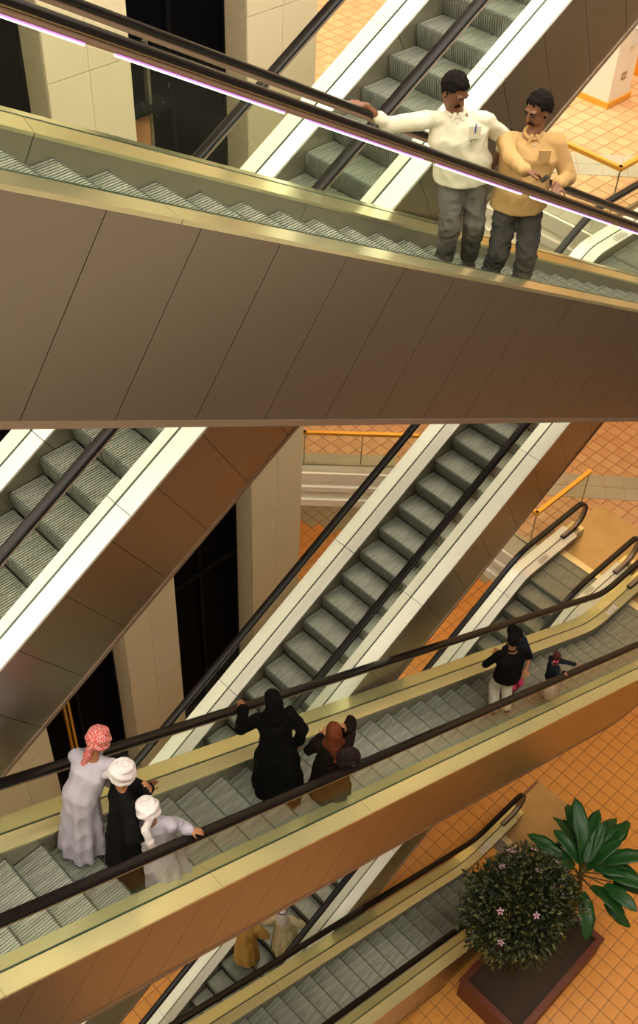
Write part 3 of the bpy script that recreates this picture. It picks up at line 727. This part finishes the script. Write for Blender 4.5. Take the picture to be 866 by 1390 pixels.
M['pen'] = simple('pen_blue', (.03, .06, .35), .4)
def stepz(name, x):
    """tread height of escalator name under x"""
    d = {'B3': (-1, 23.92, 3.497), 'B2': (-1, 15.89, 1.834), 'A3': (1, -.77, 9.0)}[name]; sg, z0, ph = d
    n = math.ceil((x-ph)/.4-1e-6) if sg < 0 else math.floor((x-ph)/.4+1e-6)
    return z0+sg*T30*(ph+.4*n)-HS/C30
def railz(name, x): return {'B3': 23.92, 'B2': 15.89}[name]-T30*x
def fpos(name, x, y): return (x, y, stepz(name, x)+.003)

# the two men on the uppermost escalator
p = Person(fpos('B3', 7.36, 5.40), (-.62, -.78), 'man in a white shirt with a pen in its pocket, arm along the far handrail', 1.14, .0115, 'skin_brown', head=(-.23, .10, 1.77), look=(-.02, -.86, -.50), shoulder=.235)
p.arm(1, (6.60, 6.0, railz('B3', 6.60)+.085), (0, .3, -.6), hdir=(-.75, .35, .25), palm=(.2, 0, -1), curl=.6)
p.arm(-1, (-.27, -.14, 1.00), (-1, -.3, -.7), world=False, hdir=(.5, -.3, -.6), palm=(0, 1, 0))
p.leg(1, (.13, .02, 0)); p.leg(-1, (-.12, -.04, 0)); p.trousers('trouser_grey', .012, wide=1.15); p.shirt('shirt_white', .72, .10, .0115, 1.2, pocket='pen'); p.finish(beard=True)
p = Person(fpos('B3', 7.58, 5.00), (-.66, -.75), 'man in a tan button-up shirt leaning both hands on the near handrail', 1.16, .0115, 'skin_brown', head=(.17, .06, 1.80), look=(-.95, .06, -.28), shoulder=.21)
p.arm(1, (7.16, 4.69, railz('B3', 7.16)+.14), (-.6, .5, -.5), hdir=(.75, -.35, -.2), palm=(0, 0, -1), curl=.8)
p.arm(-1, (7.66, 4.68, railz('B3', 7.66)+.14), (.9, .2, -.3), hdir=(-.5, -.35, -.35), palm=(0, 0, -1), curl=.9)
p.leg(1, (.15, -.05, 0)); p.leg(-1, (-.13, .08, 0)); p.trousers('trouser_grey2', .012, wide=1.12); p.shirt('shirt_tan', 1.0, .10, .0115, 1.14, pocket='plain'); p.finish(beard=True)
link('phone', mesh('phone', *box_vf(-.05, .05, -.012, .012, -.03, .03)), 'black'); ph = bpy.data.objects['phone']; ph.location = (7.42, 4.66, railz('B3', 7.42)+.15); ph.rotation_euler = (.5, .4, .3); tag(ph, 'small black phone between the hands of the man in the tan shirt', 'phone')
# the three robed men
p = Person(fpos('B2', 2.55, 5.62), (.86, .50), 'man in a pale lilac robe and red checked headscarf leaning on the far handrail', 1.0, .013, 'skin_tan', head=(.42, .06, 1.50), look=(.85, .25, -.45))
p.arm(-1, (3.12, 5.97, railz('B2', 3.12)+.10), (-.2, .4, -.5), hdir=(.7, .2, -.1)); p.arm(1, (2.98, 5.62, 14.2), (.2, -.6, -.4), hdir=(.6, .3, 0))
p.leg(1, (.10, -.02, 0)); p.leg(-1, (-.10, .03, 0)); p.robe('thobe_lilac', .04, .24, .22, .11); p.finish(bare_head=False, beard=True); p.turban('ghutra_red', ((-.06, -.13, -.10), (-.10, -.16, -.24), (-.08, -.17, -.36)))
p = Person(fpos('B2', 2.86, 5.20), (.80, -.25), 'man in a floor-length black cloak and white wound headscarf, hand at his face', 1.03, .014, 'skin_tan', head=(.10, .08, 1.63), look=(.80, -.35, -.2))
p.arm(-1, (3.10, 5.05, stepz('B2', 2.86)+1.50), (.3, -.2, -.9), hdir=(-.15, 0, .9), palm=(-1, .2, 0), curl=.8); p.arm(1, (.22, .12, .98), (.6, -.4, 0), world=False, hdir=(0, .5, -.5))
p.leg(1, (.10, 0, 0)); p.leg(-1, (-.10, 0, 0)); p.robe('cloth_black', .01, .30, .27, .03); p.finish(bare_head=False, beard=True); p.turban('cloth_white', ((-.09, -.10, -.09), (-.14, -.14, -.17)))
p = Person(fpos('B2', 3.08, 4.96), (.66, .70), 'man in a lilac robe, white headscarf falling down his back, hand on the near handrail', .99, .013, 'skin_tan', head=(-.10, -.02, 1.56), look=(.2, .9, -.35))
p.arm(1, (3.25, 4.66, railz('B2', 3.25)+.12), (.55, .1, -.9), hdir=(.5, -.4, -.2)); p.arm(-1, (-.10, .26, 1.38), (-.8, -.2, -.4), world=False, hdir=(.3, .3, .5), palm=(0, -1, 0))
p.leg(1, (.10, 0, 0)); p.leg(-1, (-.10, 0, 0)); p.robe('thobe_lilac', .04, .29, .26, .11, .016); p.finish(bare_head=False); p.turban('cloth_white', ((-.02, -.15, -.12), (.02, -.20, -.26), (.05, -.21, -.42)))
# women in black
p = Person(fpos('B2', 5.16, 5.42), (.50, .86), 'tall woman in a floor-length black abaya and black scarf, arm over the far handrail', 1.05, .014, 'skin_tan', head=(.10, .20, 1.66), look=(.2, .95, -.3))
p.arm(-1, (5.10, 5.96, railz('B2', 5.10)+.12), (-.5, .1, -.6), hdir=(.2, .9, -.3)); p.arm(1, (.27, .06, .90), (.5, -.4, 0), world=False, hdir=(0, .3, -.9))
p.leg(1, (.09, 0, 0)); p.leg(-1, (-.09, 0, 0)); p.robe('abaya_black', .0, .32, .29, .03, hemoff=(0, -.05)); p.finish(bare_head=False); p.drape('abaya_black', .28)
p = Person(fpos('B2', 5.66, 4.98), (.62, .78), 'woman in a dark coat, reddish brown headscarf and round backpack, hand at her ear', .98, .013, 'skin_tan', head=(.0, .0, 1.52), look=(.6, .8, -.3))
p.arm(1, (.15, .05, 1.44), (.5, .6, -1), world=False, hdir=(-.1, 0, 1), palm=(-1, 0, 0), curl=.9); p.arm(-1, (-.10, .25, 1.05), (-1, -.1, -1.2), world=False, hdir=(.4, .6, .2))
p.leg(1, (.09, 0, 0)); p.leg(-1, (-.09, 0, 0)); p.robe('coat_dark', .05, .28, .26, .05, name='coat'); p.finish(bare_head=False); p.drape('hijab_brown', .12, .12)
pb = remesh('backpack', [ball_vf((.17, -.16, 1.18), (.16, .10, .21)), ball_vf((.17, -.22, 1.12), (.12, .08, .13))], .011, 'bag_black', p.o, 0)
link('strap', mesh('strap', *cap_vf((.06, -.10, 1.38), (.02, -.16, 1.12), .022, .020)), 'strap_red', pb)
for a in range(5):
    an = a*2*math.pi/5; link('emblem', mesh('emblem', *cap_vf((.21, -.292, 1.17), (.21+.035*math.cos(an), -.285, 1.17+.035*math.sin(an)), .008, .004, 6)), 'guide', pb)
# the family further down
p = Person(fpos('B2', 9.80, 5.10), (.55, .83), 'man in a black polo shirt and white trousers, his back to the camera', 1.03, .013, 'skin_tan', head=(.12, .12, 1.62), look=(.8, .5, -.25))
p.arm(1, (.16, .34, 1.20), (.9, -.3, -.8), world=False, hdir=(-.3, .8, 0)); p.arm(-1, (-.14, .30, 1.12), (-1, -.3, -.7), world=False, hdir=(.4, .8, 0))
p.leg(1, (.11, 0, 0)); p.leg(-1, (-.11, 0, 0)); p.trousers('jeans_white', wide=1.2); p.shirt('cloth_black', .55, .10, .006, 1.15, buttons=False); p.finish()
p = Person(fpos('B2', 10.40, 5.36), (-.15, -.95), 'dark-haired woman in a dark top and pink trousers beside the man in white trousers', 1.0, .013, 'skin_tan', head=(.03, .10, 1.55), look=(-.5, -.6, -.4))
p.arm(1, (10.14, 5.06, stepz('B2', 10.4)+1.12), (-.3, -.2, -.8), hdir=(.5, -.4, .4)); p.arm(-1, (.05, .30, 1.15), (-.8, 0, -.4), world=False, hdir=(.8, .3, 0))
p.leg(1, (.09, 0, 0)); p.leg(-1, (-.09, 0, 0)); p.trousers('pink'); p.shirt('navy', .5, .14, .006, 1.1, buttons=False, collar=False); p.finish()
remesh('hair_bun', [ball_vf(p.head+Vector((0, -.09, .03)), (.10, .09, .11)), ball_vf(p.head+Vector((0, -.10, -.08)), (.07, .05, .10))], .012, 'hair', p.o, .004, 20)
p = Person(fpos('B2', 10.98, 4.90), (.75, -.5), 'child in a navy top with a pink hair tie reaching along the near handrail', .74, .011, 'skin_tan', head=(.04, .06, 1.14), look=(.7, .5, -.3))
p.arm(-1, (11.32, 4.66, railz('B2', 11.32)+.09), (.2, .2, -.5), hdir=(.8, -.2, -.3)); p.arm(1, (10.82, 4.66, railz('B2', 10.82)+.09), (-.5, -.2, -.4), hdir=(-.3, -.6, -.2))
p.leg(1, (.08, 0, 0)); p.leg(-1, (-.08, 0, 0)); p.finish(hair='hair_red'); p.shirt('navy', 1.0, .06, .005, 1.1, buttons=False, collar=False)
link('skirt', mesh('skirt', *loft_vf([(p.pel-Vector((0, 0, .38)), .20, .19, (1, 0, 0), .05), (p.pel-Vector((0, 0, .15)), .16, .14, (1, 0, 0), .03), (p.pel+Vector((0, 0, .03)), .12, .10, (1, 0, 0))]), smooth=True), 'cloth_white', p.o)
link('ponytail', mesh('ponytail', *cap_vf(p.head-p.hf*.075, p.head-p.hf*.10-Vector((0, 0, .12)), .03, .018), smooth=True), 'hair_red', p.o)
link('hair_tie', mesh('hair_tie', *torus_vf(p.head-p.hf*.08-Vector((0, 0, .01)), .03, .014, (0, -.4, 1)), smooth=True), 'pink', p.o)
# the two on the escalator underneath
p = Person(fpos('A3', 6.85, 6.86), (.75, .65), 'man in a cream robe and white cap with a black cord ring', 1.0, .016, 'skin_tan', head=(-.10, .02, 1.60), look=(.7, .6, -.2))
for q in (1, -1): p.arm(q, (.26*q, .06, .95), (q, -.4, 0), world=False, hdir=(0, .4, -.8))
p.leg(1, (.10, 0, 0)); p.leg(-1, (-.10, 0, 0)); p.robe('cream_robe', .04, .28, .26, .10); p.finish(bare_head=False); p.drape('cloth_white', .10, .10)
link('cord_ring', mesh('cord_ring', *torus_vf(p.head+p.hu*.085-p.hf*.01, .088, .014, p.hu, p.hf, ry=.080), smooth=True), 'hair', p.o)
p = Person(fpos('A3', 6.20, 7.32), (.75, .65), 'man in a golden tan robe with dark hair, half hidden on the escalator underneath', 1.0, .016, 'skin_tan', head=(.05, -.05, 1.60), look=(.7, .4, -.3))
for q in (1, -1): p.arm(q, (.26*q, .06, .95), (q, -.4, 0), world=False, hdir=(0, .4, -.8))
p.leg(1, (.10, 0, 0)); p.leg(-1, (-.10, 0, 0)); p.robe('tan_robe', .04, .26, .24, .06); p.finish()
# ------------------------------------------------------------------ planter, shrub, big-leaved plant
def leafmat(name, c1, c2, rough=.4, scale=3):
    M[name] = simple(name, c1, rough, noise_amt=.2, scale=scale, col2=c2, spec=.4)
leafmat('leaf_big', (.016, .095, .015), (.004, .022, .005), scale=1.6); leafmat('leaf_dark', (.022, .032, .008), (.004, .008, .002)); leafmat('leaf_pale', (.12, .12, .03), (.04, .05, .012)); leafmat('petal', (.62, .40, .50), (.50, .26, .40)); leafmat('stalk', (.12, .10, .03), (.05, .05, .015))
pt = empty('planter', (10.9, 3.0, 0)); tag(pt, 'long reddish planter box holding the shrub and the big-leaved plant', 'planter')
X0, X1, Y0, Y1 = -1.5, 1.4, -.33, 1.22
for a in ((X0, X1, Y0, Y0+.08), (X0, X1, Y1-.08, Y1), (X0, X0+.08, Y0+.08, Y1-.08), (X1-.08, X1, Y0+.08, Y1-.08)): box('side', *a, 0, .72, 'terra', pt)
for a in ((X0-.03, X1+.03, Y0-.03, Y0+.11), (X0-.03, X1+.03, Y1-.11, Y1+.03), (X0-.03, X0+.11, Y0+.11, Y1-.11), (X1-.11, X1+.03, Y0+.11, Y1-.11)): box('rim', *a, .72, .77, 'terra', pt)
so = box('soil', X0+.08, X1-.08, Y0+.08, Y1-.08, .05, .66, 'soil', pt); so['kind'] = 'stuff'
def leaf_mesh(L, wd, droop, curl=.25, n=9, seed=0, th=.006):
    """paddle leaf along +Y from the origin with a folded midrib; thickness both sides"""
    rnd = random.Random(seed); top, bot, F = [], [], []
    for i in range(n+1):
        t = i/n; w_ = wd*(math.sin(math.pi*min(1, t*.94+.06))**.55)*(1 if t < .97 else .5)*(1+.06*math.sin(t*17+seed))
        y = L*t*math.cos(droop*t*.6); z = L*(.18*math.sin(t*1.6)-droop*t*t*.55)
        for j in (-2, -1, 0, 1, 2):
            x = w_*j/2; zz = z+abs(x)*curl+.012*math.sin(t*21+j*1.3+seed)*abs(j)/2; top.append((x, y, zz)); bot.append((x, y, zz-th))
    V = top+bot; m = len(top)
    for i in range(n):
        for j in range(4):
            a = i*5+j; F.append((a, a+1, a+6, a+5)); F.append((m+a, m+a+5, m+a+6, m+a+1))
    for i in range(n):
        for j in (0, 4): a = i*5+j; F.append((a, a+5, m+a+5, m+a))
    return V, F
# big leaves: (tip pixel-free world offsets) base of the plant and leaf list of (direction deg, stem length, rise, leaf length, width)
bp = empty('broad_leaved_plant', (11.95, 3.35, .66)); tag(bp, 'tall plant with large glossy green paddle leaves at the lower right', 'plant')
top0 = Vector((.10, .20, 2.25))
LV = [(15, 60, .5, .85, .15, .3), (85, 60, .35, .7, .14, .4), (-45, 50, .45, .8, .15, .5), (110, 45, .35, .8, .15, .6), (-20, 55, .6, .75, .15, .4), (50, 50, .5, .8, .13, .5),   # azimuth (deg, 0 = +X), elevation of stalk, stalk length, leaf length, half width, droop
 (38, 55, .55, .95, .15, .35), (72, 40, .55, .80, .12, .5), (8, 45, .75, .80, .14, .4), (-12, 40, .70, .90, .17, .5), (98, 30, .55, .85, .13, .6), (128, 25, .45, .85, .15, .6),
 (-38, 35, .65, .85, .15, .5), (-62, 25, .60, .95, .16, .6), (-85, 20, .75, .70, .13, .5), (150, 20, .5, .7, .15, .7), (-110, 25, .5, .8, .16, .7), (-140, 20, .55, .85, .15, .8), (25, 75, .35, .75, .14, .2),
 (60, 70, .30, .80, .13, .3), (-30, 65, .30, .8, .15, .4), (-60, 5, .9, .6, .12, .7), (-95, -5, .95, .60, .10, .9), (175, 45, .4, .7, .14, .5), (-5, 20, .9, .75, .13, .5), (48, 20, .95, .7, .12, .45)]
stm = [cap_vf((0, 0, -.05), (.02, .06, 1.2), .07, .055), cap_vf((.02, .06, 1.2), top0, .055, .04)]
link('trunk', mesh('trunk', *joinvf(stm), smooth=True), 'stalk', bp)
for i, (az, el, sl, ll, wd, dr) in enumerate(LV):
    a, e = math.radians(az), math.radians(el); d = Vector((math.cos(a)*math.cos(e), math.sin(a)*math.cos(e), math.sin(e)))
    b0 = top0-Vector((0, 0, .06*(i % 6))); tip = b0+d*sl*.72
    V, F = leaf_mesh(ll*1.18, wd*1.12, dr*.9, seed=i); lf = link('leaf', mesh('leaf', V, F, True), 'leaf_big', bp); lf.location = tip
    e2 = e*.45-.05; lf.rotation_euler = (e2+random.uniform(-.25, .2), random.uniform(-.6, .6), a-math.pi/2+random.uniform(-.22, .22))
    st = link('leaf_stalk', mesh('leaf_stalk', *cap_vf(b0-tip, (0, 0, 0), .018, .012, 7), smooth=True), 'stalk', lf); st.rotation_euler = (0, 0, 0)
    st.matrix_parent_inverse = Matrix.Translation((0, 0, 0)); R3 = lf.rotation_euler.to_matrix().inverted(); st.matrix_local = R3.to_4x4()
# shrub: thousands of small leaves over a twiggy dome
sh = empty('flowering_shrub', (10.35, 3.62, .66)); tag(sh, 'dense dark shrub with small mottled leaves and pink flowers by the lowest escalator', 'shrub')
rnd = random.Random(3); tw = []
cen = Vector((.05, .33, 2.5)); RX = Vector((1.12, .95, .80))
for i in range(46):
    u_ = rnd.random()*2*math.pi; v_ = rnd.uniform(-.3, 1); q = Vector((math.cos(u_)*math.sqrt(1-v_*v_)*RX.x, math.sin(u_)*math.sqrt(1-v_*v_)*RX.y, v_*RX.z))*rnd.uniform(.75, .95)
    tw.append(cap_vf((rnd.uniform(-.05, .15), rnd.uniform(-.1, .1), -.02), cen+q*.45-Vector((0, 0, .3)), .020, .014, 6)); tw.append(cap_vf(cen+q*.45-Vector((0, 0, .3)), cen+q*.45, .014, .014, 6)); tw.append(cap_vf(cen+q*.45, cen+q, .014, .005, 6))
link('branches', mesh('branches', *joinvf(tw)), 'stalk', sh)['kind'] = 'stuff'
def leaves(count, m, lo, hi, size):
    V, F = [], []
    for i in range(count):
        u_ = rnd.random()*2*math.pi; v_ = rnd.uniform(-.75, 1); s_ = math.sqrt(max(0, 1-v_*v_)); dirv = Vector((math.cos(u_)*s_, math.sin(u_)*s_, v_))
        lump = 1+.30*noise.noise(dirv*2.1+Vector((4, 1, 2)))+.14*noise.noise(dirv*6); q = cen+Vector((dirv.x*RX.x, dirv.y*RX.y, dirv.z*RX.z))*lump*rnd.uniform(lo, hi)
        t = (dirv+Vector((rnd.uniform(-1, 1), rnd.uniform(-1, 1), rnd.uniform(-.9, .5)))).normalized(); n_ = (dirv+Vector((rnd.uniform(-.8, .8), rnd.uniform(-.8, .8), rnd.uniform(-.2, .9)))); s2 = t.cross(n_).normalized(); n2 = s2.cross(t)
        L = size*rnd.uniform(.7, 1.35); b = len(V)
        V += [q, q+t*L*.5+s2*L*.24+n2*L*.06, q+t*L, q+t*L*.5-s2*L*.24+n2*L*.06, q+t*L*.5-n2*.03*L, q+t*L*.5-n2*.0]
        F += [(b, b+1, b+5), (b+1, b+2, b+5), (b+2, b+3, b+5), (b+3, b, b+5), (b, b+4, b+1), (b+1, b+4, b+2), (b+2, b+4, b+3), (b+3, b+4, b)]
    me = bpy.data.meshes.new('foliage'); me.from_pydata([tuple(v) for v in V], [], F); o = link('foliage', me, m, sh); o['kind'] = 'stuff'
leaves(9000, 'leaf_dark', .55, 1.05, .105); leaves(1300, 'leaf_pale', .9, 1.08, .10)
for i in range(11):
    u_ = rnd.random()*2*math.pi if i > 5 else math.radians(rnd.uniform(-20, 100)); v_ = rnd.uniform(.1, .95); s_ = math.sqrt(1-v_*v_); d = Vector((math.cos(u_)*s_, math.sin(u_)*s_, v_))
    q = cen+Vector((d.x*RX.x, d.y*RX.y, d.z*RX.z))*1.12; s1 = d.orthogonal().normalized(); s3 = d.cross(s1); P = []
    for k in range(5):
        an = 2*math.pi*k/5; e_ = s1*math.cos(an)+s3*math.sin(an); P.append(ball_vf(q+e_*.045, (.036, .020, .008), (e_, d.cross(e_), d), 8, 5))
    link('flower', mesh('flower', *joinvf(P), smooth=True), 'petal', sh)
import time
t0_ = time.time()
put_tiles()
print('TILES', time.time()-t0_)
